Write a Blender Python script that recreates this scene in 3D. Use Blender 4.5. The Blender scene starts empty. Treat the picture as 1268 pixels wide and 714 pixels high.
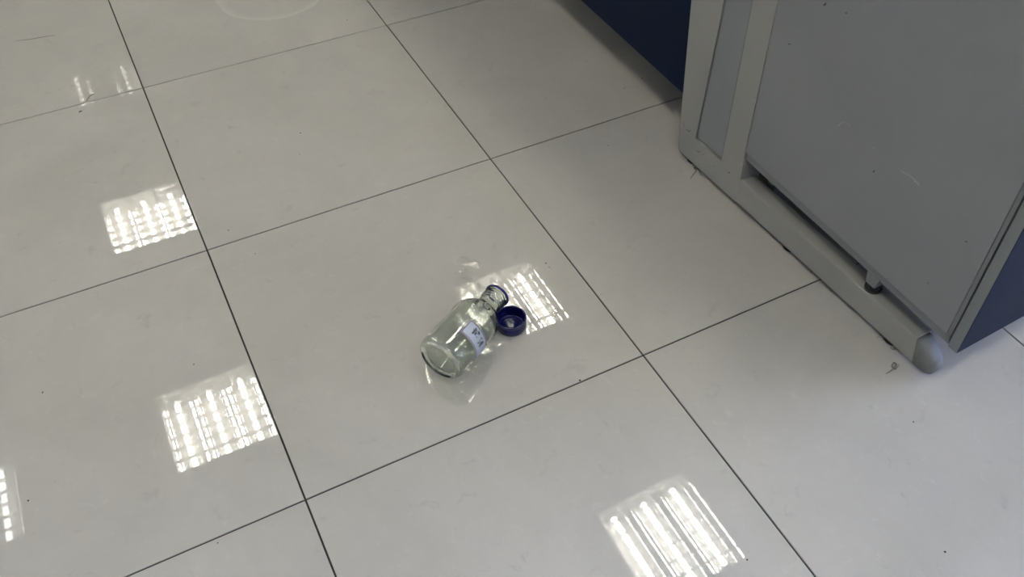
import bpy, bmesh, math, random
from mathutils import Vector, Matrix
random.seed(4)
sc = bpy.context.scene
col = sc.collection
PI = math.pi
R = math.radians

# ------------------------------------------------------------------ camera
F = 1128.465                                     # focal length in pixels of the 1268 px frame
cam_d = bpy.data.cameras.new('camera')
cam = bpy.data.objects.new('camera', cam_d)
col.objects.link(cam)
cam_d.sensor_fit = 'HORIZONTAL'
cam_d.sensor_width = 36
cam_d.lens = F / 1268 * 36
cam_d.shift_x = -27.294 / 1268
cam_d.shift_y = -25.261 / 1268
cam_d.clip_start = .01
CM = Matrix(((0.884371363, 0.329837570, -0.330294519), (-0.466726711, 0.635919854, -0.614631692), (0.007312219, 0.697719942, 0.716333312)))
cam.matrix_world = Matrix.Translation((-0.63378131, -1.37990098, 1.22455541)) @ CM.to_4x4()
sc.camera = cam

# ------------------------------------------------------------------ world, daylight, exposure
W = bpy.data.worlds.new('sky')
sc.world = W
W.use_nodes = True
bg = W.node_tree.nodes['Background']
bg.inputs[0].default_value = (.46, .58, 1.0, 1)
bg.inputs[1].default_value = 32.0
TUBE = 60.0                                      # radiance of the fluorescent tubes
sc.view_settings.view_transform = 'Standard'
sc.view_settings.look = 'None'
sc.view_settings.gamma = 1
sc.view_settings.use_curve_mapping = False
sc.view_settings.exposure = 0.11
cy = sc.cycles
cy.use_denoising = True
cy.use_adaptive_sampling = False
cy.max_bounces = 14
cy.diffuse_bounces = 4
cy.glossy_bounces = 6
cy.transmission_bounces = 12
cy.transparent_max_bounces = 24
cy.caustics_reflective = True
cy.caustics_refractive = True
cy.sample_clamp_indirect = 0
cy.sample_clamp_direct = 0

CEIL = 2.88
RX0, RX1, RY0, RY1 = -5.2, 6.0, -4.2, 9.6

# ------------------------------------------------------------------ materials
def mat(name):
    m = bpy.data.materials.new(name)
    m.use_nodes = True
    nt = m.node_tree
    return m, nt, nt.nodes['Principled BSDF']

def node(nt, kind, **kw):
    n = nt.nodes.new(kind)
    for k, v in kw.items():
        if k in n.inputs: n.inputs[k].default_value = v
        else: setattr(n, k, v)
    return n

def ramp(nt, src, stops):
    r = nt.nodes.new('ShaderNodeValToRGB')
    e = r.color_ramp.elements
    while len(e) < len(stops): e.new(.5)
    for el, (p, c) in zip(e, stops):
        el.position = p
        el.color = (c if len(c) == 4 else (*c, 1)) if hasattr(c, '__len__') else (c, c, c, 1)
    nt.links.new(src, r.inputs[0])
    return r.outputs[0]

def mix(nt, a, b, fac, mode='MIX'):
    m = nt.nodes.new('ShaderNodeMix'); m.data_type = 'RGBA'; m.blend_type = mode
    for i, v in ((0, fac), (6, a), (7, b)):
        if hasattr(v, 'is_linked'): nt.links.new(v, m.inputs[i])
        elif i == 0: m.inputs[0].default_value = v
        else: m.inputs[i].default_value = (*v, 1)
    return m.outputs[2]

def simple(name, c, rough=.5, metal=0., noise=0., nscale=30., bump=0., **kw):
    m, nt, b = mat(name)
    b.inputs['Roughness'].default_value = rough
    b.inputs['Metallic'].default_value = metal
    for k, v in kw.items(): b.inputs[k].default_value = v
    tc = node(nt, 'ShaderNodeTexCoord')
    nz = node(nt, 'ShaderNodeTexNoise', Scale=nscale, Detail=5.)
    nt.links.new(tc.outputs['Object'], nz.inputs['Vector'])
    d = tuple(max(0, x * (1 - noise)) for x in c); l = tuple(min(1, x * (1 + noise)) for x in c)
    nt.links.new(ramp(nt, nz.outputs[0], [(.3, d), (.7, l)]), b.inputs['Base Color'])
    if bump:
        bp = node(nt, 'ShaderNodeBump', Strength=bump, Distance=.001)
        nt.links.new(nz.outputs[0], bp.inputs['Height']); nt.links.new(bp.outputs[0], b.inputs['Normal'])
    return m

def tile_material():
    m, nt, b = mat('polished_porcelain')
    g = node(nt, 'ShaderNodeNewGeometry')
    P = g.outputs['Position']
    def nz(scale, detail=6., rough=.6, dist=0.):
        n = node(nt, 'ShaderNodeTexNoise', Scale=scale, Detail=detail, Roughness=rough, Distortion=dist)
        nt.links.new(P, n.inputs['Vector']); return n.outputs[0]
    base = ramp(nt, nz(3.2, 8, .65, .6), [(.3, (.365, .355, .325)), (.7, (.412, .401, .370))])
    flake = ramp(nt, nz(38, 6, .7, 1.5), [(.58, 0.), (.72, 1.)])
    base = mix(nt, base, (.48, .47, .44), mix(nt, (0, 0, 0), flake, .28))
    dark = ramp(nt, nz(27, 6, .7, .8), [(.30, 1.), (.40, 0.)])
    base = mix(nt, base, (.31, .30, .275), mix(nt, (0, 0, 0), dark, .45))
    # dried ring of spilled liquid and a dry wiped patch
    def ring(cx, cyy, r, w):
        s = node(nt, 'ShaderNodeVectorMath', operation='SUBTRACT'); nt.links.new(P, s.inputs[0]); s.inputs[1].default_value = (cx, cyy, 0)
        wob = node(nt, 'ShaderNodeTexNoise', Scale=14., Detail=3.); nt.links.new(P, wob.inputs['Vector'])
        wv = node(nt, 'ShaderNodeVectorMath', operation='SCALE'); nt.links.new(wob.outputs['Color'], wv.inputs[0]); wv.inputs['Scale'].default_value = .02
        ad = node(nt, 'ShaderNodeVectorMath', operation='ADD'); nt.links.new(s.outputs[0], ad.inputs[0]); nt.links.new(wv.outputs[0], ad.inputs[1])
        ml = node(nt, 'ShaderNodeVectorMath', operation='MULTIPLY'); nt.links.new(ad.outputs[0], ml.inputs[0]); ml.inputs[1].default_value = (1, 1, 0)
        ln = node(nt, 'ShaderNodeVectorMath', operation='LENGTH'); nt.links.new(ml.outputs[0], ln.inputs[0])
        return ramp(nt, ln.outputs['Value'], [(r - w * 3, 0.), (r - w * .4, .35), (r, 1.), (r + w * .6, 0.)])
    base = mix(nt, base, (.58, .575, .54), mix(nt, (0, 0, 0), ring(-.205, .90, .135, .007), .45))
    nt.links.new(base, b.inputs['Base Color'])
    scuff = ramp(nt, nz(7, 8, .75, .3), [(.35, .004), (.75, .02)])
    nt.links.new(scuff, b.inputs['Roughness'])
    b.inputs['IOR'].default_value = 1.5
    bp = node(nt, 'ShaderNodeBump', Strength=.02, Distance=.0004)
    nt.links.new(nz(9, 3, .5), bp.inputs['Height']); nt.links.new(bp.outputs[0], b.inputs['Normal'])
    return m

def painted(name, c, rough=.42, scale=40., dirt=.5):
    m, nt, b = mat(name)
    tc = node(nt, 'ShaderNodeTexCoord')
    n1 = node(nt, 'ShaderNodeTexNoise', Scale=scale, Detail=8., Roughness=.7); nt.links.new(tc.outputs['Object'], n1.inputs['Vector'])
    n2 = node(nt, 'ShaderNodeTexNoise', Scale=6., Detail=4.); nt.links.new(tc.outputs['Object'], n2.inputs['Vector'])
    base = ramp(nt, n2.outputs[0], [(.3, tuple(x * .96 for x in c)), (.7, tuple(min(1, x * 1.04) for x in c))])
    d = ramp(nt, n1.outputs[0], [(.26, 1.), (.33, 0.)])
    base = mix(nt, base, tuple(x * .45 for x in c), mix(nt, (0, 0, 0), d, dirt))
    nt.links.new(base, b.inputs['Base Color'])
    b.inputs['Roughness'].default_value = rough
    bp = node(nt, 'ShaderNodeBump', Strength=.12, Distance=.0006)
    n3 = node(nt, 'ShaderNodeTexNoise', Scale=220., Detail=2.); nt.links.new(tc.outputs['Object'], n3.inputs['Vector'])
    nt.links.new(n3.outputs[0], bp.inputs['Height']); nt.links.new(bp.outputs[0], b.inputs['Normal'])
    return m

def emission(name, c, s):
    m = bpy.data.materials.new(name); m.use_nodes = True; nt = m.node_tree; nt.nodes.clear()
    e = node(nt, 'ShaderNodeEmission', Color=(*c, 1), Strength=s); o = node(nt, 'ShaderNodeOutputMaterial')
    nt.links.new(e.outputs[0], o.inputs[0]); return m

def film(name, ior, tint=(1, 1, 1), bump=0., bscale=40.):
    """thin clear layer: light goes straight through, the surface reflects by Fresnel"""
    m = bpy.data.materials.new(name); m.use_nodes = True; nt = m.node_tree; nt.nodes.clear()
    t = node(nt, 'ShaderNodeBsdfTransparent', Color=(*tint, 1)); g = node(nt, 'ShaderNodeBsdfGlossy', Roughness=.01)
    f = node(nt, 'ShaderNodeFresnel', IOR=ior)
    gg = node(nt, 'ShaderNodeNewGeometry'); mr = node(nt, 'ShaderNodeMapRange')   # same reflectance from both sides of a thin wall
    mr.inputs['To Min'].default_value = ior; mr.inputs['To Max'].default_value = 1 / ior
    nt.links.new(gg.outputs['Backfacing'], mr.inputs['Value']); nt.links.new(mr.outputs[0], f.inputs['IOR'])
    mx = node(nt, 'ShaderNodeMixShader'); o = node(nt, 'ShaderNodeOutputMaterial')
    nt.links.new(f.outputs[0], mx.inputs[0]); nt.links.new(t.outputs[0], mx.inputs[1]); nt.links.new(g.outputs[0], mx.inputs[2])
    nt.links.new(mx.outputs[0], o.inputs[0])
    if bump:
        ge = node(nt, 'ShaderNodeTexCoord'); nz = node(nt, 'ShaderNodeTexNoise', Scale=bscale, Detail=1.5)
        nt.links.new(ge.outputs['Object'], nz.inputs['Vector'])
        b = node(nt, 'ShaderNodeBump', Strength=bump, Distance=.002); nt.links.new(nz.outputs[0], b.inputs['Height'])
        nt.links.new(b.outputs[0], g.inputs['Normal']); nt.links.new(b.outputs[0], f.inputs['Normal'])
    return m

def glass_material():
    m = bpy.data.materials.new('borosilicate_glass'); m.use_nodes = True; nt = m.node_tree; nt.nodes.clear()
    g = node(nt, 'ShaderNodeBsdfGlass', Color=(.945, .96, .94, 1), Roughness=0., IOR=1.47)
    o = node(nt, 'ShaderNodeOutputMaterial'); nt.links.new(g.outputs[0], o.inputs[0])
    tc = node(nt, 'ShaderNodeTexCoord')
    nz = node(nt, 'ShaderNodeTexNoise', Scale=38., Detail=2.); nt.links.new(tc.outputs['Object'], nz.inputs['Vector'])
    b = node(nt, 'ShaderNodeBump', Strength=.045, Distance=.002); nt.links.new(nz.outputs[0], b.inputs['Height'])
    nt.links.new(b.outputs[0], g.inputs['Normal'])
    return m

def thin_glass():
    m = film('bottle_wall_glass', 1.47, (.97, .985, .97), .30, 42.)
    nt = m.node_tree; t = [n for n in nt.nodes if n.type == 'BSDF_TRANSPARENT'][0]
    lw = node(nt, 'ShaderNodeLayerWeight', Blend=.5)
    nt.links.new(ramp(nt, lw.outputs['Facing'], [(.45, (.985, .992, .982)), (.85, (.93, .955, .925)), (.98, (.62, .68, .62))]), t.inputs[0])
    return m

M_TILE = tile_material()
M_GROUT = simple('dark_grout', (.018, .017, .015), .9, noise=.25, nscale=60)
M_STEEL = painted('grey_painted_steel', (.282, .282, .265), .30)
M_CAP = painted('scuffed_grey_plastic', (.165, .168, .162), .6, 90, .7)
M_INSET = painted('pale_blue_grey_strip', (.220, .231, .239), .42, 50, .3)
M_PANEL = painted('blue_grey_board', (.224, .231, .239), .45, 26, .35)
M_LIP = painted('grey_edge_band', (.189, .196, .196), .45, 60, .4)
M_EDGE = painted('worn_grey_edge_band', (.196, .210, .210), .42, 90, .45)
M_BLUE = painted('blue_laminate', (.002, .008, .028), .5, 60, .25)
M_BLUE.node_tree.nodes['Principled BSDF'].inputs['Specular IOR Level'].default_value = .12
M_BLACK = simple('black_rubber', (.015, .015, .016), .6, noise=.2)
M_WALL = simple('white_wall_paint', (.72, .72, .68), .85, noise=.02, nscale=8)
M_CEIL = simple('white_ceiling_board', (.80, .80, .77), .9, noise=.03, nscale=90)
M_WTOP = simple('dark_worktop', (.05, .052, .055), .35, noise=.2)
M_ENAMEL = simple('white_enamel_reflector', (.62, .62, .60), .45, noise=.02)
M_ALU = simple('bright_aluminium_louvre', (.86, .86, .86), .07, 1., noise=.02)
M_TUBE = emission('fluorescent_tube_glow', (1.0, .950, .835), TUBE)
M_DIM = emission('dim_tube_glow', (1.0, .985, .93), TUBE * .28)
M_FAINT = emission('faint_tube_glow', (1.0, .945, .83), TUBE * .09)
M_OFF = simple('unlit_tube_glass', (.75, .75, .74), .2, noise=.02)
M_BLADE = simple('satin_cross_blade', (.55, .55, .54), .35, .6, noise=.02)
M_SOCK = simple('lamp_socket_plastic', (.6, .6, .58), .5, noise=.03)
M_FRAME = simple('white_window_frame', (.7, .7, .7), .5, noise=.02)
M_PANE = film('window_glass', 1.5)
M_WATER = film('clear_liquid', 1.45, (.97, .975, .965))
M_GLASS = glass_material()
M_WALLGLASS = thin_glass()
M_CAPBLUE = simple('blue_plastic', (.003, .004, .07), .22, noise=.06, nscale=80)
M_RING = simple('blue_pouring_ring_plastic', (.007, .009, .11), .25, noise=.06, nscale=80)
M_PAPER = simple('white_label_paper', (.44, .48, .56), .45, noise=.02, nscale=120)
M_MARGIN = simple('label_margin_paper', (.42, .39, .43), .45, noise=.03, nscale=120)
M_LINE = simple('maroon_ink', (.10, .012, .03), .5, noise=.1)
M_INK = simple('blue_black_ink', (.004, .007, .014), .6, noise=.1)
M_DIRT = simple('dry_dirt', (.03, .028, .025), .9, noise=.3)
M_DUST = simple('grey_dust', (.12, .115, .10), .95, noise=.3)

# ------------------------------------------------------------------ helpers
def empty(name, loc=(0, 0, 0), rz=0.):
    o = bpy.data.objects.new(name, None); col.objects.link(o)
    o.empty_display_size = .05; o.location = loc; o.rotation_euler = (0, 0, rz); return o

def tag(o, label=None, cat=None, group=None, kind=None):
    for k, v in (('label', label), ('category', cat), ('group', group), ('kind', kind)):
        if v: o[k] = v
    return o

def link(name, bm, m, parent=None, smooth=False, keep=False):
    me = bpy.data.meshes.new(name)
    bmesh.ops.recalc_face_normals(bm, faces=bm.faces) if not keep else None
    bm.to_mesh(me); bm.free()
    for x in (m if isinstance(m, (list, tuple)) else [m]): me.materials.append(x)
    if smooth:
        for p in me.polygons: p.use_smooth = True
    o = bpy.data.objects.new(name, me); col.objects.link(o)
    if parent is not None: o.parent = parent
    return o

def hexa(bm, pts, bevel=0.):
    """box from 8 points: bottom loop 0-3, top loop 4-7"""
    v = [bm.verts.new(p) for p in pts]
    fs = [bm.faces.new([v[i] for i in f]) for f in ((3, 2, 1, 0), (4, 5, 6, 7), (0, 1, 5, 4), (1, 2, 6, 5), (2, 3, 7, 6), (3, 0, 4, 7))]
    if bevel:
        es = list({e for f in fs for e in f.edges})
        bmesh.ops.bevel(bm, geom=es, offset=bevel, segments=2, affect='EDGES', profile=.5)
    return v

def box(bm, x0, x1, y0, y1, z0, z1, bevel=0.):
    return hexa(bm, [(x0, y0, z0), (x1, y0, z0), (x1, y1, z0), (x0, y1, z0), (x0, y0, z1), (x1, y0, z1), (x1, y1, z1), (x0, y1, z1)], bevel)

def boxo(name, m, parent, x0, x1, y0, y1, z0, z1, bevel=0.):
    bm = bmesh.new(); box(bm, x0, x1, y0, y1, z0, z1, bevel); return link(name, bm, m, parent)

def cyl(bm, c, r, h, seg=16, axis='z', r2=None):
    rot = {'z': Matrix(), 'x': Matrix.Rotation(PI / 2, 4, 'Y'), 'y': Matrix.Rotation(PI / 2, 4, 'X')}[axis]
    bmesh.ops.create_cone(bm, cap_ends=True, segments=seg, radius1=r, radius2=r if r2 is None else r2, depth=h, matrix=Matrix.Translation(c) @ rot)

def tube_path(bm, pts, r, seg=6):
    pts = [Vector(p) for p in pts]; rings = []
    for i, p in enumerate(pts):
        t = (pts[min(i + 1, len(pts) - 1)] - pts[max(i - 1, 0)]).normalized()
        a = t.cross(Vector((0, 0, 1)));
        if a.length < 1e-4: a = Vector((1, 0, 0))
        a.normalize(); b = t.cross(a)
        rr = r[i] if isinstance(r, (list, tuple)) else r
        rings.append([bm.verts.new(p + a * math.cos(2 * PI * k / seg) * rr + b * math.sin(2 * PI * k / seg) * rr) for k in range(seg)])
    for A, B in zip(rings, rings[1:]):
        for k in range(seg): bm.faces.new((A[k], A[(k + 1) % seg], B[(k + 1) % seg], B[k]))
    bm.faces.new(rings[0][::-1]); bm.faces.new(rings[-1])

def copy_tree(o, parent=None):
    c = o.copy(); col.objects.link(c)
    if parent is not None: c.parent = parent
    for ch in list(o.children): copy_tree(ch, c)
    return c

# ------------------------------------------------------------------ floor: bed of grout with single tiles
floor = boxo('floor', M_GROUT, None, RX0, RX1, RY0, RY1, -.06, -.0022)
tag(floor, kind='structure')
S, J = .6, .0028
def tile_bm(bm, cx, cyy):
    h = S / 2 - J / 2; c = .0006
    lo = [bm.verts.new((cx + sx * h, cyy + sy * h, -.010)) for sx, sy in ((-1, -1), (1, -1), (1, 1), (-1, 1))]
    mi = [bm.verts.new((cx + sx * h, cyy + sy * h, -c)) for sx, sy in ((-1, -1), (1, -1), (1, 1), (-1, 1))]
    hi = [bm.verts.new((cx + sx * (h - c), cyy + sy * (h - c), 0)) for sx, sy in ((-1, -1), (1, -1), (1, 1), (-1, 1))]
    for A, B in ((lo, mi), (mi, hi)):
        for k in range(4): bm.faces.new((A[k], A[(k + 1) % 4], B[(k + 1) % 4], B[k]))
    bm.faces.new(hi)
bm = bmesh.new(); tile_bm(bm, 0, 0)
tile0 = link('tile', bm, M_TILE, floor)
rest = bmesh.new(); first = True
i0, i1, j0, j1 = math.floor(RX0 / S), math.ceil(RX1 / S), math.floor(RY0 / S), math.ceil(RY1 / S)
for i in range(i0, i1):
    for j in range(j0, j1):
        cx, cyy = (i + .5) * S, (j + .5) * S
        if -2.4 < cx < 2.4 and -2.4 < cyy < 4.2:
            t = tile0 if first else tile0.copy()
            if not first: col.objects.link(t)
            first = False; t.parent = floor; t.location = (cx, cyy, random.uniform(-.00012, .00012))
        else:
            tile_bm(rest, cx, cyy)
o = link('tile_field', rest, M_TILE, floor); tag(o, kind='stuff')

# ------------------------------------------------------------------ ceiling with openings, walls, windows
FX = [-4.39, -2.60, -2.05, -.79, .995, 2.78, 4.57]             # columns of lights; the leftmost is added to brighten upright faces
FY = [-3.28, -1.53, .22, 1.95, 3.74, 5.48, 7.24]
OP = .27                                         # half opening
def cuts(cs, lo, hi):
    v = [lo]
    for c in cs: v += [c - OP, c + OP]
    return v + [hi]
cx_, cy_ = cuts(FX, RX0, RX1), cuts(FY, RY0, RY1)
bm = bmesh.new()
for a in range(len(cx_) - 1):
    for b in range(len(cy_) - 1):
        if a % 2 and b % 2 and not (a == 9 and b in (9, 11, 13)) and not (a == 5 and b != 7) and a != 3: continue
        f = [bm.verts.new(p) for p in ((cx_[a], cy_[b], CEIL), (cx_[a], cy_[b + 1], CEIL), (cx_[a + 1], cy_[b + 1], CEIL), (cx_[a + 1], cy_[b], CEIL))]
        bm.faces.new(f)
bmesh.ops.remove_doubles(bm, verts=bm.verts, dist=1e-5)
ge = bmesh.ops.extrude_face_region(bm, geom=bm.faces[:])
bmesh.ops.translate(bm, verts=[v for v in ge['geom'] if isinstance(v, bmesh.types.BMVert)], vec=(0, 0, .02))
tag(link('ceiling', bm, M_CEIL), kind='structure')
T = .2
for nm, a in (('wall_left', (RX0 - T, RX0, RY0 - T, RY1 + T)), ('wall_back', (RX0, RX1, RY1, RY1 + T)), ('wall_front', (RX0, RX1, RY0 - T, RY0))):
    tag(boxo(nm, M_WALL, None, *a, -.06, CEIL + .02), kind='structure')
WIN = [(-3.9, -.95)]
Z0, Z1 = .90, 2.45
bm = bmesh.new()
box(bm, RX1, RX1 + T, RY0 - T, RY1 + T, -.06, Z0); box(bm, RX1, RX1 + T, RY0 - T, RY1 + T, Z1, CEIL + .02)
ys = [RY0 - T] + [y for w in WIN for y in w] + [RY1 + T]
for k in range(0, len(ys), 2): box(bm, RX1, RX1 + T, ys[k], ys[k + 1], Z0, Z1)
tag(link('wall_right', bm, M_WALL), kind='structure')
for k, (a, b) in enumerate(WIN):
    bm = bmesh.new(); fx0, fx1 = RX1 + .06, RX1 + .11
    for q in (Z0, Z1 - .05): box(bm, fx0, fx1, a, b, q, q + .05)
    for q in (a, (a + b) / 2 - .025, b - .05): box(bm, fx0, fx1, q, q + .05, Z0 + .05, Z1 - .05)
    w = link('window_%d' % (k + 1), bm, M_FRAME); tag(w, kind='structure')
    for q in (a + .05, (a + b) / 2 + .025):
        boxo('pane', M_PANE, w, fx0 + .02, fx0 + .024, q, q + (b - a) / 2 - .075, Z0 + .05, Z1 - .05)
    L = bpy.data.lights.new('daylight_portal', 'AREA'); L.shape = 'RECTANGLE'; L.size = b - a; L.size_y = Z1 - Z0
    L.cycles.is_portal = True
    lo = bpy.data.objects.new('daylight_portal', L); col.objects.link(lo)
    lo.location = (RX1 + .15, (a + b) / 2, (Z0 + Z1) / 2)
    lo.rotation_euler = Vector((-1, 0, 0)).to_track_quat('-Z', 'Y').to_euler()
    # a wide side along y
    lo.rotation_euler = (Matrix(((0, 0, 1), (1, 0, 0), (0, 1, 0)))).to_euler()

# ------------------------------------------------------------------ recessed louvred lights
def louvre_section(h, wt, wb):
    return [(.0040, 0), (.0080, .013), (.0145, .0222), (.0225, .0335), (.0310, .0400), (.0345, .0455)]
def make_light():
    root = empty('ceiling_light')
    H, hb = .105, .045
    bm = bmesh.new()                              # housing, open below
    x = OP - .001
    for a in ((-x, -x + .002, -x, x), (x - .002, x, -x, x), (-x, x, -x, -x + .002), (-x, x, x - .002, x)): box(bm, *a, 0, H)
    box(bm, -x, x, -x, x, H, H + .004)
    link('housing', bm, M_ENAMEL, root)
    w = (2 * x - .01) / 3
    prof = louvre_section(hb, .021, .0015); hb = .0455
    for k in range(4):                            # long blades: two whole ones, two halves on the sides
        cx = -x + .005 + w * k
        bm = bmesh.new(); sides = (-1, 1) if k in (1, 2) else ((1,) if k == 0 else (-1,))
        y0, y1 = -x + .012, x - .012
        loop = [(cx + (1 * p[0]), p[1]) for p in prof] if 1 in sides else [(cx, 0), (cx, hb)]
        loopl = [(cx - p[0], p[1]) for p in prof] if -1 in sides else [(cx, 0), (cx, hb)]
        poly = loop + loopl[::-1]
        A = [bm.verts.new((p[0], y0, p[1])) for p in poly]; B = [bm.verts.new((p[0], y1, p[1])) for p in poly]
        for q in range(len(poly)): bm.faces.new((A[q], A[(q + 1) % len(poly)], B[(q + 1) % len(poly)], B[q]))
        bm.faces.new(A[::-1]); bm.faces.new(B)
        link('long_blade', bm, M_ALU, root)
    bm = bmesh.new(); n = 7
    for c in range(3):                            # cross blades in the three bays
        xa = -x + .005 + w * c
        for k in range(1, n):
            yy = -x + 2 * x * k / n
            hh = .022
            hexa(bm, [(xa + .003, yy - .0012, .001), (xa + w - .003, yy - .0012, .001), (xa + w - .003, yy + .0012, .001), (xa + .003, yy + .0012, .001),
                      (xa + .018, yy - .0038, hh), (xa + w - .018, yy - .0038, hh), (xa + w - .018, yy + .0038, hh), (xa + .018, yy + .0038, hh)])
    o = link('cross_blades', bm, M_BLADE, root); tag(o, kind='stuff')
    for c in range(3):
        cx = -x + .005 + w * (c + .5)
        bm = bmesh.new(); cyl(bm, (cx, 0, .056), .0135, 2 * x - .075, 14, 'y')
        link('lamp_tube', bm, M_TUBE, root, True)
        for s in (-1, 1):
            bm = bmesh.new(); box(bm, cx - .02, cx + .02, min(s * (x - .034), s * (x - .004)), max(s * (x - .034), s * (x - .004)), .050, .102)
            link('lamp_socket', bm, M_SOCK, root)
    bm = bmesh.new()                              # trim frame on the ceiling face
    e = OP + .026
    for a in ((-e, -OP, -e, e), (OP, e, -e, e), (-OP, OP, -e, -OP), (-OP, OP, OP, e)): box(bm, *a, -.004, 0)
    link('trim_frame', bm, M_ENAMEL, root)
    return root
light0 = make_light()
seen = {
        
        (3, 4): 'louvred ceiling light mirrored in the upper left floor tile, nearest the upper left joint crossing',
        (4, 3): 'louvred ceiling light mirrored in the floor directly behind the bottle mouth and blue cap',
        (4, 2): 'louvred ceiling light mirrored in the floor at the bottom right, in front of the bottle',
        (3, 5): 'far louvred ceiling light mirrored faintly at the tile joint in the top left',
        (2, 3): 'louvred ceiling light mirrored as a small bright sliver at the lower left edge'}
seen[(3, 3)] = 'louvred ceiling light mirrored large in the lower left floor tile, left of the bottle'
first = True; placed = {}
for i, x in enumerate(FX):
    for j, y in enumerate(FY):
        if (i == 4 and j in (4, 5, 6)) or (i == 2 and j != 3) or i == 1: continue
        o = light0 if first else copy_tree(light0); first = False
        o.location = (x, y, CEIL)
        lb = seen.get((i, j)) or 'recessed three-tube louvred ceiling light out of view above the room'
        tag(o, lb, 'ceiling light', 'recessed ceiling lights')
        placed[i, j] = o
for ij in ((3, 5), (3, 6), (2, 3)):               # tubes given a weaker glow, and in the far two the middle one is out
    for k, t in enumerate([c for c in placed[ij].children if c.name.startswith('lamp_tube')]):
        t.data = t.data.copy(); t.data.materials[0] = M_OFF if (k == 1 and ij[0] == 3) else (M_FAINT if ij[0] == 3 else M_DIM)

# ------------------------------------------------------------------ bench end: welded steel leg, cabinet, worktop
OX, OY, OZ = .37257 - .0105, -.17287, .008
RZ = math.atan2(.04058, .99918)
# local frame: x = into the bench, y = away from the viewer (minus the distance u along the foot)
def hx(name, m, parent, n0, n1, quad, bevel=0., slope=0.):
    """prism: quad = four (u, z) corners of the outer face, depth n0..n1"""
    bm = bmesh.new()
    A = [bm.verts.new((n0, -u, z)) for u, z in quad]; B = [bm.verts.new((n1, -u, z)) for u, z in quad]
    k = len(quad)
    for i in range(k): bm.faces.new((A[i], A[(i + 1) % k], B[(i + 1) % k], B[i]))
    bm.faces.new(A[::-1]); bm.faces.new(B)
    if bevel:
        bmesh.ops.bevel(bm, geom=bm.edges[:], offset=bevel, segments=2, affect='EDGES', profile=.5)
    return link(name, bm, m, parent)

leg = empty('bench_leg_frame', (OX, OY, OZ), RZ)
tag(leg, 'grey painted steel leg frame with long foot beam lying on the floor under the cabinet', 'bench leg')
TOPZ = .745
# post: rear strip, front strip and web round a recessed inlay
hx('post', M_STEEL, leg, 0, .05, [(.001, .004), (-.004, .022), (-.0125, .121), (-.030, .35), (-.030, TOPZ), (.057, TOPZ), (.057, .35), (.0445, .069), (.0445, .0655), (.1285, .0655), (.1285, TOPZ), (.184, TOPZ), (.1855, .128), (.1885, .0645), (.1885, .004)], 0)
hx('inset_strip', M_INSET, leg, .0025, .02, [(.0462, .0690), (.0590, .35), (.0590, TOPZ), (.1252, TOPZ), (.1252, .0690)])
bm = bmesh.new()
foot = hx('foot_beam', M_STEEL, leg, .0004, .036, [(.150, .004), (.150, .0612), (.6495, .057), (.6600, .004)], .0022)
# moulded end cap: lofted sections
bm = bmesh.new()
secs = [(.6496, .0005, .036, .004, .0565, .006), (.6570, .0005, .0365, .004, .0550, .010), (.6680, .001, .037, .004, .0500, .012), (.6780, .003, .036, .005, .0420, .014), (.6835, .007, .033, .007, .034, .010)]
rings = []
for (u, a, b, z0, z1, c) in secs:
    du = .0105 * 1.0
    pr = [(a, z0), (b, z0), (b, z1 - c), (b - c, z1), (a + c * .3, z1), (a, z1 - c * .3)]
    rings.append([bm.verts.new((x, -(u + du * (1 - (z - z0) / .052)), z)) for x, z in pr])
for A, B in zip(rings, rings[1:]):
    for k in range(6): bm.faces.new((A[k], A[(k + 1) % 6], B[(k + 1) % 6], B[k]))
bm.faces.new(rings[0][::-1]); bm.faces.new(rings[-1])
ec = link('end_cap', bm, M_CAP, leg, True)
bpy.context.view_layer.update(); tag(ec, 'chamfered scuffed end cap of the foot beam')
for u in (.03, .335, .60):
    bm = bmesh.new(); cyl(bm, (.020, -u, -.0028), .015, .0100, 16)
    link('levelling_foot', bm, M_BLACK, leg)
boxo('rear_beam', M_STEEL, leg, .006, .046, -.62, .0, TOPZ, TOPZ + .028)

cab = empty('end_cabinet', (OX, OY, OZ), RZ)
tag(cab, 'blue-grey suspended cabinet end with a blue front, standing over the steel foot beam', 'cabinet')
CW = 1.15
hx('side_panel', M_PANEL, cab, .001, .012, [(.1848, .7448), (.1862, .1275), (.6885, .1095), (.6885, .7448)], .0008)
hx('side_lip', M_LIP, cab, .0052, .018, [(.1872, .1255), (.1875, .1085), (.6975, .0905), (.6935, .1085), (.6880, .7448), (.6870, .1085)][:4], 0)
boxo('carcass_front_edge', M_LIP, cab, .0035, .018, -.6955, -.6888, .108, .7448)
boxo('bottom_board', M_LIP, cab, .018, CW, -.690, -.20, .094, .112)
boxo('far_side_panel', M_PANEL, cab, CW, CW + .018, -.690, -.20, .094, .7448)
boxo('back_board', M_PANEL, cab, .018, CW, -.215, -.20, .112, .7448)
dr = hx('door', M_EDGE, cab, .0, .560, [(.7000, .0915), (.7175, .0915), (.7175, .7448), (.7000, .7448)], .0006)
dr2 = hx('door', M_EDGE, cab, .564, 1.168, [(.7000, .0915), (.7175, .0915), (.7175, .7448), (.7000, .7448)], .0006)
hx('door_face', M_BLUE, dr, .0008, .5592, [(.7176, .0925), (.7184, .0925), (.7184, .744), (.7176, .744)])
hx('door_face', M_BLUE, dr2, .565, 1.167, [(.7176, .0925), (.7184, .0925), (.7184, .744), (.7176, .744)])
boxo('shade_board', M_LIP, cab, .060, CW, -.225, -.205, -OZ, .0935)  # added board, stops light running under the cabinets and darkens the gap
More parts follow.
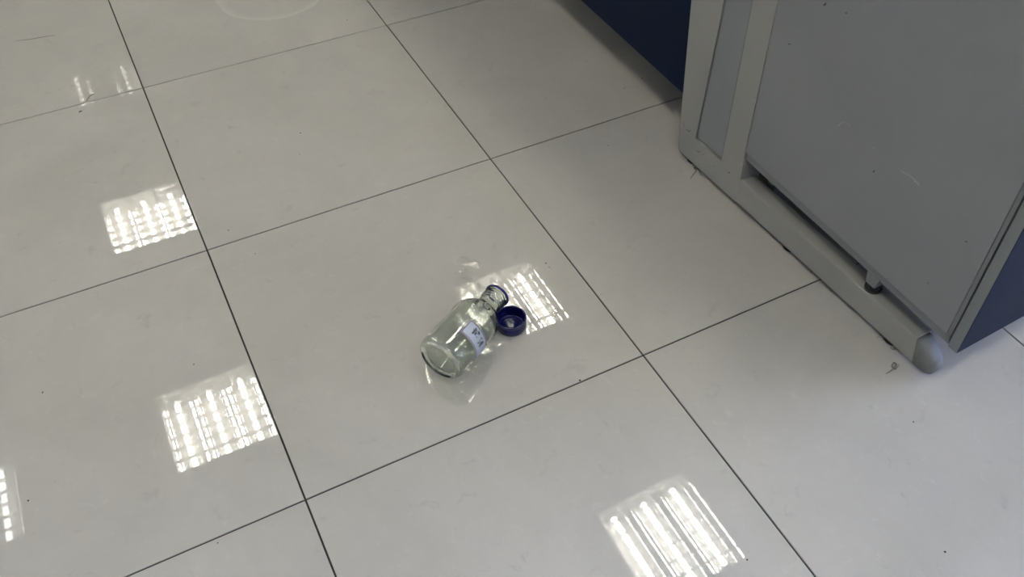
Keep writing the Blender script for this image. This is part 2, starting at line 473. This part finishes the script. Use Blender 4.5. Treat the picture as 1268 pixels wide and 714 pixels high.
# glide that carries the cabinet on the beam
bm = bmesh.new()
hexa(bm, [(.004, -.541, .074), (.030, -.541, .074), (.030, -.519, .074), (.004, -.519, .074), (.004, -.546, .1005), (.034, -.546, .1005), (.034, -.516, .1015), (.004, -.516, .1015)], .0015)
br = link('glide_bracket', bm, M_LIP, cab)
bm = bmesh.new(); cyl(bm, (.0175, -.530, .067), .0125, .0165, 18); cyl(bm, (.0175, -.530, .061), .0150, .0040, 18)
link('glide_pad', bm, M_BLACK, br)

top = boxo('worktop', M_WTOP, None, -.03, 2.4, -.800, 2.6, TOPZ + .0285, TOPZ + .06, .003)
top.location = (OX, OY, OZ); top.rotation_euler = (0, 0, RZ)
tag(top, 'dark bench worktop spanning above the grey cabinet and the blue cabinet, out of frame', 'worktop')

blocker = empty('shade_rack', (OX + .62, OY + .1, TOPZ + .06 + OZ), RZ)  # added unseen rack, blocks the farther lights to darken the floor
tag(blocker, 'added unseen grey rack that shades the floor, standing on the dark bench worktop, out of frame', 'blocker')
for y in (-.6, .6, 1.8): boxo('upright', M_STEEL, blocker, 0, .30, y, y + .03, 0, .95)
for z in (.30, .62, .92): boxo('rack_board', M_PANEL, blocker, -.01, .31, -.57, 1.83, z, z + .02)
boxo('rack_shade_panel', M_PANEL, blocker, .14, .155, -.57, 1.8, .32, .92)

sc2 = empty('blue_cabinet', (.386, -.133, 0), 0)
tag(sc2, 'dark blue cabinet with a shadowed gap below, behind the grey steel post', 'cabinet')
Y1 = 1.83
boxo('carcass', M_LIP, sc2, .0185, .5, .004, Y1, .128, .74)
for k in range(4):
    y0 = .002 + k * .457
    boxo('door', M_BLUE, sc2, 0, .018, y0, y0 + .454, .122, .738, .0008)
boxo('shade_board', M_LIP, sc2, .42, .44, .004, Y1, 0, .1275)  # added at the back to keep light from leaking below the doors
for k in range(2):
    for q in (.06, Y1 - .06):
        bm = bmesh.new(); cyl(bm, (.12 + .30 * k, q, .0645), .016, .128, 14); link('cabinet_foot', bm, M_BLACK, sc2)

# scratches and marks on the cabinet side and the post
def px2side(px, n0):
    Rm = Matrix.Rotation(RZ, 3, 'Z'); nv = Rm @ Vector((1, 0, 0)); O_ = Vector((OX, OY, OZ)) + nv * n0
    d = CM @ Vector(((px[0] - 634 - 27.294) / F, -(px[1] - 357 + 25.261) / F, -1.)); c = cam.matrix_world.translation
    t = (O_ - c).dot(nv) / d.dot(nv)
    return Rm.transposed() @ (c + d * t - Vector((OX, OY, OZ)))
M_SCR = simple('pale_scratch', (.36, .36, .35), .6, noise=.1)
def mark(name, pts, r, m, parent, n0, label=None):
    P = [px2side(p, n0) for p in pts]; bm = bmesh.new()
    tube_path(bm, [(n0 - .0001, p.y, p.z) for p in P], r, 5)
    for v in bm.verts: v.co.x = n0 + (v.co.x - n0) * .25
    o = link(name, bm, m, parent); tag(o, label); return o
side = [c for c in cab.children if c.name.startswith('side_panel')][0]
post = [c for c in leg.children if c.name.startswith('post')][0]
for pts, r, m in (([(1115, 211), (1124, 216), (1134, 223)], .0007, M_SCR), ([(1132, 224), (1136, 226), (1138, 229)], .0014, M_SCR), ([(1037, 156), (1044, 151)], .0006, M_SCR),
                  ([(1048, 152), (1053, 156)], .0005, M_SCR), ([(1080, 182), (1083, 184)], .0006, M_SCR)):
    mark('scratch', pts, r, m, side, .001)
for pts, r in (([(1020, 7), (1023, 4)], .0011), ([(1047, 16), (1049, 16)], .0008), ([(976, 54), (979, 55)], .0007), ([(1081, 213), (1083, 211)], .0009), ([(1195, 299), (1198, 299)], .0007), ([(1149, 350), (1150, 351)], .0009)):
    mark('dirt_mark', pts, r, M_DIRT, side, .001)
for pts, r in (([(850, 160), (853, 163), (855, 161)], .0011), ([(863, 187), (867, 188)], .0010), ([(870, 191), (871, 192)], .0008), ([(902, 213), (904, 214)], .0013), ([(883, 205), (884, 206)], .0007), ([(846, 152), (848, 158)], .0006)):
    mark('dirt_mark', pts, r, M_DUST, post, 0)

# ------------------------------------------------------------------ bottle lying on its side
A0 = Vector((-.3284, -.4842, .0437)); ANG = R(30.36)
bottle = empty('glass_bottle', (A0.x, A0.y, 0)); bottle.rotation_euler = (0, 0, ANG)
tag(bottle, 'clear glass bottle lying on its side in spilled liquid, uncapped, with a white label', 'bottle')
# local: x along the bottle from base to mouth, z up; axis at height AZ
AZ = .0437
def smooth_profile(pts, n=6):
    out = []
    for i in range(len(pts) - 1):
        p0 = pts[max(i - 1, 0)]; p1 = pts[i]; p2 = pts[i + 1]; p3 = pts[min(i + 2, len(pts) - 1)]
        for k in range(n):
            t = k / n
            out.append(tuple(.5 * (2 * p1[a] + (p2[a] - p0[a]) * t + (2 * p0[a] - 5 * p1[a] + 4 * p2[a] - p3[a]) * t * t + (3 * p1[a] - p0[a] - 3 * p2[a] + p3[a]) * t ** 3) for a in (0, 1)))
    out.append(pts[-1]); return out
outer = [(.0045, 0), (.0042, .012), (.0034, .024), (.0016, .0305), (.0002, .0335), (.0004, .0362), (.0025, .0395), (.0062, .0420), (.0115, .0430), (.030, .0432), (.060, .0432), (.090, .0432),
         (.1020, .0430), (.1110, .0416), (.1190, .0382), (.1260, .0332), (.1315, .0278), (.1350, .0238), (.1385, .0213), (.1430, .0203), (.1480, .0202)]
neck = [(.1480 + .0007 * k, .0202) for k in range(1, 38)]
inner = [(.1745, .0160), (.1700, .0162), (.1430, .0164), (.1375, .0178), (.1335, .0212), (.1290, .0268), (.1235, .0320), (.1165, .0362), (.1090, .0390), (.1000, .0404), (.060, .0407), (.020, .0406),
         (.0120, .0398), (.0085, .0370), (.0072, .0320), (.0070, .020), (.0072, .010), (.0073, 0)]
op = smooth_profile(outer, 3); ip = smooth_profile(inner, 3)
prof = op + neck + [(.1742, .0200), (.1750, .0190), (.1751, .0175)] + ip
SEG = 96
bm = bmesh.new(); rings = []
for s, r in prof:
    if r < 1e-6:
        rings.append([bm.verts.new((s, 0, AZ))]); continue
    ring = []
    for k in range(SEG):
        th = 2 * PI * k / SEG; rr = r; ss = s
        if .149 < s < .1735 and r > .019:         # helical thread ridge
            ph = (s - .149) / .0062 - th / (2 * PI)
            fr = ph - math.floor(ph)
            env = min(1, (s - .149) / .003, (.1735 - s) / .003)
            rr += .0017 * max(0, env) * math.exp(-((fr - .5) / .16) ** 2)
        ring.append(bm.verts.new((ss, rr * math.sin(th), AZ + rr * math.cos(th))))
    rings.append(ring)
for A, B in zip(rings, rings[1:]):
    if len(A) == 1:
        for k in range(SEG): bm.faces.new((A[0], B[(k + 1) % SEG], B[k]))
    elif len(B) == 1:
        for k in range(SEG): bm.faces.new((A[k], A[(k + 1) % SEG], B[0]))
    else:
        for k in range(SEG): bm.faces.new((A[k], A[(k + 1) % SEG], B[(k + 1) % SEG], B[k]))
for f in bm.faces:
    c = f.calc_center_median(); rr = math.hypot(c.y, c.z - AZ)
    f.material_index = 0
link('body', bm, [M_GLASS, M_WALLGLASS], bottle, True)
# blue pouring ring round the mouth
bm = bmesh.new(); rings = []
rp = [(.1725, .0222), (.1722, .0228), (.1740, .0233), (.1768, .0229), (.1776, .0215), (.1774, .0165), (.1765, .0157), (.1752, .0163), (.1754, .0203), (.1748, .0209), (.1738, .0212)]
for s, r in rp: rings.append([bm.verts.new((s, r * math.sin(2 * PI * k / 64), AZ + r * math.cos(2 * PI * k / 64))) for k in range(64)])
for i in range(len(rp)):
    A, B = rings[i], rings[(i + 1) % len(rp)]
    for k in range(64): bm.faces.new((A[k], A[(k + 1) % 64], B[(k + 1) % 64], B[k]))
pr = link('pouring_ring', bm, M_RING, bottle, True); tag(pr, 'blue plastic pouring ring around the mouth')
# label wrapped on the body; angle from straight up towards the viewer side (local -y)
def on_body(s, th, r): return (s, -r * math.sin(th), AZ + r * math.cos(th))
def patch(bm, s0, s1, a0, a1, r0, r1, n=40):
    V = []
    for k in range(n + 1):
        t = a0 + (a1 - a0) * k / n
        V.append([bm.verts.new(on_body(s, t, r)) for s, r in ((s0, r0), (s1, r0), (s1, r1), (s0, r1))])
    for A, B in zip(V, V[1:]):
        for q in range(4): bm.faces.new((A[q], A[(q + 1) % 4], B[(q + 1) % 4], B[q]))
    bm.faces.new(V[0][::-1]); bm.faces.new(V[-1])
LS0, LS1, LA0, LA1 = .0448, .0758, R(19), R(128)
bm = bmesh.new(); patch(bm, LS0, LS1, LA0, LA1, .04325, .04340)
lab = link('label', bm, M_MARGIN, bottle); tag(lab, 'white paper label with a thin maroon border and two dark characters')
bm = bmesh.new(); patch(bm, LS0 + .0022, LS1 - .0022, LA0 + R(2.8), LA1 - R(2.8), .04342, .04346)
link('printed_panel', bm, M_PAPER, lab)
bm = bmesh.new(); w = .0011; a = R(1.4); s0, s1, b0, b1 = LS0 + .0013, LS1 - .0013, LA0 + R(1.7), LA1 - R(1.7)
patch(bm, s0, s0 + w, b0, b1, .04342, .04350); patch(bm, s1 - w, s1, b0, b1, .04342, .04350)
patch(bm, s0 + w, s1 - w, b0, b0 + a, .04342, .04350, 2); patch(bm, s0 + w, s1 - w, b1 - a, b1, .04342, .04350, 2)
link('border_line', bm, M_LINE, lab)
def wrap_text(ch, th_c, s_c, size, wide=1.):
    c = bpy.data.curves.new('text', 'FONT'); c.body = ch; c.size = size; c.align_x = 'CENTER'; c.align_y = 'CENTER'; c.offset = size * .042
    t = bpy.data.objects.new('text', c); col.objects.link(t)
    dg = bpy.context.evaluated_depsgraph_get(); dg.update()
    me = bpy.data.meshes.new_from_object(t.evaluated_get(dg))
    bpy.data.objects.remove(t); bpy.data.curves.remove(c)
    bm = bmesh.new(); bm.from_mesh(me); bpy.data.meshes.remove(me)
    for v in bm.verts:
        x, y = v.co.x * wide, v.co.y
        v.co = on_body(s_c + y, th_c + x / .0435, .04356)
    return link('lettering', bm, M_INK, lab, keep=True)
wrap_text('试', R(47), .0622, .0145)
wrap_text('剂', R(72.5), .0612, .0138)

# ------------------------------------------------------------------ screw cap, standing with its open side up
cap = empty('screw_cap', (-.1722, -.4375, 0), R(10))
tag(cap, 'blue ribbed plastic screw cap lying open side up beside the bottle neck', 'bottle cap')
bm = bmesh.new(); N = 120
def capring(r, z, rib=0.):
    return [bm.verts.new(((r + (rib if k % 2 else 0)) * math.cos(2 * PI * k / N), (r + (rib if k % 2 else 0)) * math.sin(2 * PI * k / N), z)) for k in range(N)]
pr_ = [(.0, 0)]
rs = [capring(.0225, .0004), capring(.0250, .0012, 0), capring(.0261, .0035, 0), capring(.0263, .006, .0006), capring(.0267, .0185, .0006), capring(.0268, .0195, 0), capring(.0272, .0205), capring(.0273, .0245), capring(.0269, .0253),
      capring(.0250, .0253), capring(.0246, .0247), capring(.0244, .0215)]
for k in range(16):                               # inside wall with thread
    z = .0205 - k * .00105; ph = k / 16 * 3; rs.append(capring(.0240 - .0011 * math.exp(-(((ph % 1) - .5) / .22) ** 2), z))
rs += [capring(.0236, .0036), capring(.0225, .0028), capring(.0168, .0028), capring(.0164, .0052), capring(.0150, .0052), capring(.0146, .0028), capring(.004, .0028)]
for A, B in zip(rs, rs[1:]):
    for k in range(N): bm.faces.new((A[k], A[(k + 1) % N], B[(k + 1) % N], B[k]))
bm.faces.new(rs[0]); bm.faces.new(rs[-1])
link('shell', bm, M_CAPBLUE, cap, True)

# ------------------------------------------------------------------ spilled liquid
from mathutils import noise as mn
def px2floor(px, z=0.):
    d = CM @ Vector(((px[0] - 634 - 27.294) / F, -(px[1] - 357 + 25.261) / F, -1.))
    c = cam.matrix_world.translation; t = (z - c.z) / d.z
    return c + d * t
def closed_spline(P, n=6):
    out = []; m = len(P)
    for i in range(m):
        p0, p1, p2, p3 = P[i - 1], P[i], P[(i + 1) % m], P[(i + 2) % m]
        for k in range(n):
            t = k / n
            out.append((2 * p1 + (p2 - p0) * t + (2 * p0 - 5 * p1 + 4 * p2 - p3) * t * t + (3 * p1 - p0 - 3 * p2 + p3) * t ** 3) * .5)
    return out
def puddle(outline, h, step, edge, label, waves, cat='puddle', seed=0.):
    P = closed_spline([Vector(px2floor(p)[:2]) for p in outline])
    cx = sum(p.x for p in P) / len(P); cyy = sum(p.y for p in P) / len(P)
    x0, x1 = min(p.x for p in P) - .004, max(p.x for p in P) + .004
    y0, y1 = min(p.y for p in P) - .004, max(p.y for p in P) + .004
    segs = list(zip(P, P[1:] + P[:1]))
    def sd(x, y):
        best = 1e9; ins = False
        for a, b in segs:
            dx, dy = b.x - a.x, b.y - a.y
            t = max(0, min(1, ((x - a.x) * dx + (y - a.y) * dy) / (dx * dx + dy * dy + 1e-12)))
            d = (x - a.x - t * dx) ** 2 + (y - a.y - t * dy) ** 2
            if d < best: best = d
            if (a.y > y) != (b.y > y) and x < a.x + (y - a.y) / (b.y - a.y) * dx: ins = not ins
        return math.sqrt(best) * (1 if ins else -1)
    nx, ny = int((x1 - x0) / step) + 1, int((y1 - y0) / step) + 1
    bm = bmesh.new(); V = {}
    for i in range(nx):
        for j in range(ny):
            x, y = x0 + i * step, y0 + j * step; d = sd(x, y)
            if d < -step * 1.5: continue
            t = max(-.25, min(1, d / edge))
            z = h * (1 - (1 - t) ** 2) if t > 0 else h * t * 2
            if t > 0:
                z += waves * h * min(1, d / edge) * (mn.noise(Vector((x * 42 + seed, y * 42, 3.1 + seed))) + .5 * mn.noise(Vector((x * 95, y * 95 + seed, 7.7))))
            V[i, j] = bm.verts.new((x - cx, y - cyy, max(z, -.0006)))
    for i in range(nx):
        for j in range(ny):
            q = [(i, j), (i + 1, j), (i + 1, j + 1), (i, j + 1)]
            if all(k in V for k in q) and any(V[k].co.z > -.00005 for k in q): bm.faces.new([V[k] for k in q])
    bmesh.ops.delete(bm, geom=[v for v in bm.verts if not v.link_faces], context='VERTS')
    for f in bm.faces:
        if f.normal.z < 0: f.normal_flip()
    o = link('puddle', bm, M_WATER, None, True, keep=True); o.location = (cx, cyy, 0)
    tag(o, label, cat)
    return o
puddle([(562, 366), (563, 352), (569, 344), (578, 343), (588, 345), (595, 352), (603, 355), (612, 354), (622, 358), (628, 366), (632, 374), (630, 384), (620, 400), (614, 418), (614, 438),
        (610, 450), (600, 468), (592, 484), (580, 500), (566, 503), (552, 501), (540, 492), (532, 478), (527, 462), (524, 440), (530, 420), (540, 405), (552, 390), (561, 378)],
       .0016, .0013, .015, 'large clear puddle spreading around the lying glass bottle', .55, seed=2.)
def zpx(p): return (545 + p[0] / 10.2, 315 + p[1] / 10.2)
puddle([zpx(p) for p in ((200, 90), (230, 40), (290, 20), (350, 40), (385, 85), (440, 70), (500, 100), (512, 140), (480, 172), (420, 185), (355, 165), (325, 220), (272, 245), (225, 205), (195, 135))],
       .0014, .0009, .0075, 'small clear puddle on the tile behind the bottle shoulder', .35, seed=5.)
puddle([(683, 388), (685, 393), (688, 397), (693, 397), (694, 391), (692, 385), (689, 381), (685, 383)], .0010, .0008, .003,
       'single drop of clear liquid beside the mirrored light, right of the blue cap', .1, seed=9.)
puddle([(621, 364), (627, 366), (630, 373), (627, 379), (621, 376)], .0022, .0008, .004,
       'bead of clear liquid dripping under the blue bottle mouth', .1, seed=11.)

# ------------------------------------------------------------------ specks, lint, dust
def speck(px, size, first_m=[None]):
    bm = bmesh.new()
    bmesh.ops.create_icosphere(bm, subdivisions=1, radius=1)
    for v in bm.verts:
        v.co *= random.uniform(.6, 1.25); v.co.x *= size; v.co.y *= size * random.uniform(.5, 1); v.co.z = v.co.z * size * .35 + size * .22
    p = px2floor(px); o = link('dirt_speck', bm, M_DIRT); o.location = (p.x, p.y, 0); o.rotation_euler.z = random.uniform(0, 6)
    lift = -min(v.co.z for v in o.data.vertices); o.location.z = lift
    return o
SP = [(795, 97, 1.7, 'dark speck on the floor just left of the blue cabinet'), (773, 110, 1.2, 'small dark speck left of the larger one near the blue cabinet'),
      (718, 471, 1.6, 'dark speck on the joint below the blue bottle cap'), (53, 486, 1.6, 'dark speck on the left tile beside the lower mirrored light'),
      (35, 620, 1.6, 'dark speck at the lower left edge of the floor'), (270, 672, 1.0, 'tiny dark speck near the bottom, under the long joint'),
      (372, 165, 1.5, 'dark speck in the upper middle tile, upper of two'), (371, 191, 1.1, 'dark speck in the upper middle tile, lower of two'),
      (283, 285, 1.2, 'dark speck just above the left joint crossing'), (430, 25, 1.4, 'dark speck near the top beside the joint crossing'),
      (1131, 522, 1.5, 'dark speck on the bright floor below the end cap'), (1170, 683, 1.6, 'dark speck on the bright floor at the bottom right'),
      (753, 180, 1.1, 'dark speck on the tile left of the steel post foot'), (925, 693, 1.3, 'dark speck right of the mirrored light at the bottom'),
      (240, 451, 1.1, 'dark speck above the lower left mirrored light'), (316, 314, .9, 'tiny speck right of the left joint crossing'),
      (294, 61, 1.0, 'tiny speck on the top middle tile'), (676, 326, 1.5, 'dark crumb at the top corner of the light mirrored behind the bottle'),
      (680, 331, 1.2, 'smaller crumb just below the crumb by the mirrored light'), (785, 146, 1.0, 'tiny speck on the tile joint left of the steel post')]
for x, y, s, lb in SP: tag(speck((x, y), s * .0013), lb, 'dirt speck', 'dirt specks on the floor')
def lint(name, pts, r, label, cat, m=M_DUST, z=.001):
    P = [px2floor(p) for p in pts]; c = P[0]
    Q = []
    for i in range(len(P) - 1):
        for k in range(4): Q.append(P[i].lerp(P[i + 1], k / 4))
    Q.append(P[-1])
    S_ = [Q[0]] + [(Q[i - 1] + Q[i] * 2 + Q[i + 1]) / 4 for i in range(1, len(Q) - 1)] + [Q[-1]]
    bm = bmesh.new(); n = len(S_)
    tube_path(bm, [(p.x - c.x, p.y - c.y, r + .0004 + z * math.sin(PI * i / (n - 1))) for i, p in enumerate(S_)], [r * (.4 + .6 * math.sin(PI * min(1, max(0, (i + .6) / n)))) for i in range(n)], 5)
    o = link(name, bm, m, None, True); o.location = (c.x, c.y, 0); tag(o, label, cat); return o
lint('lint_thread', [(855, 221), (862, 213), (858, 209), (865, 211), (868, 218)], .0012, 'curled grey lint thread on the floor beside the steel post foot', 'lint', z=.003)
lint('lint_thread', [(1097, 463), (1104, 459), (1110, 453), (1106, 450), (1103, 455), (1108, 459), (1113, 451)], .0010, 'looped grey lint thread on the floor beside the foot beam end', 'lint', z=.003)
lint('hair', [(107, 126), (111, 120), (118, 116)], .0009, 'short dark hair lying across the tile joint at the top left', 'hair')
lint('hair', [(98, 140), (102, 138)], .0015, 'short grey fibre just below the top left tile joint', 'hair')
lint('hair', [(20, 51), (40, 49), (56, 46), (70, 44)], .0005, 'long thin brownish hair on the floor in the top left corner', 'hair')
def fluff(n0, n1, cnt, label):
    bm = bmesh.new()
    for k in range(cnt):
        u = random.uniform(n0, n1); q = Vector((random.uniform(.002, .014), -u, .001)); pts = [q]
        for s in range(4): q = q + Vector((random.uniform(-.004, .004), random.uniform(-.005, .005), random.uniform(-.001, .002))); q.z = max(.0006, q.z); pts.append(q)
        tube_path(bm, pts, .0003, 4)
    o = link('dust_fluff', bm, M_DUST); o.location = (OX, OY, 0); o.rotation_euler.z = RZ
    tag(o, label, 'dust', kind='stuff')
fluff(.01, .06, 16, 'grey dust fluff caught under the rear end of the steel foot')
fluff(.585, .635, 14, 'grey dust fluff caught under the front end of the foot beam')
fluff(.12, .5, 12, 'sparse dust fluff along the underside of the foot beam')
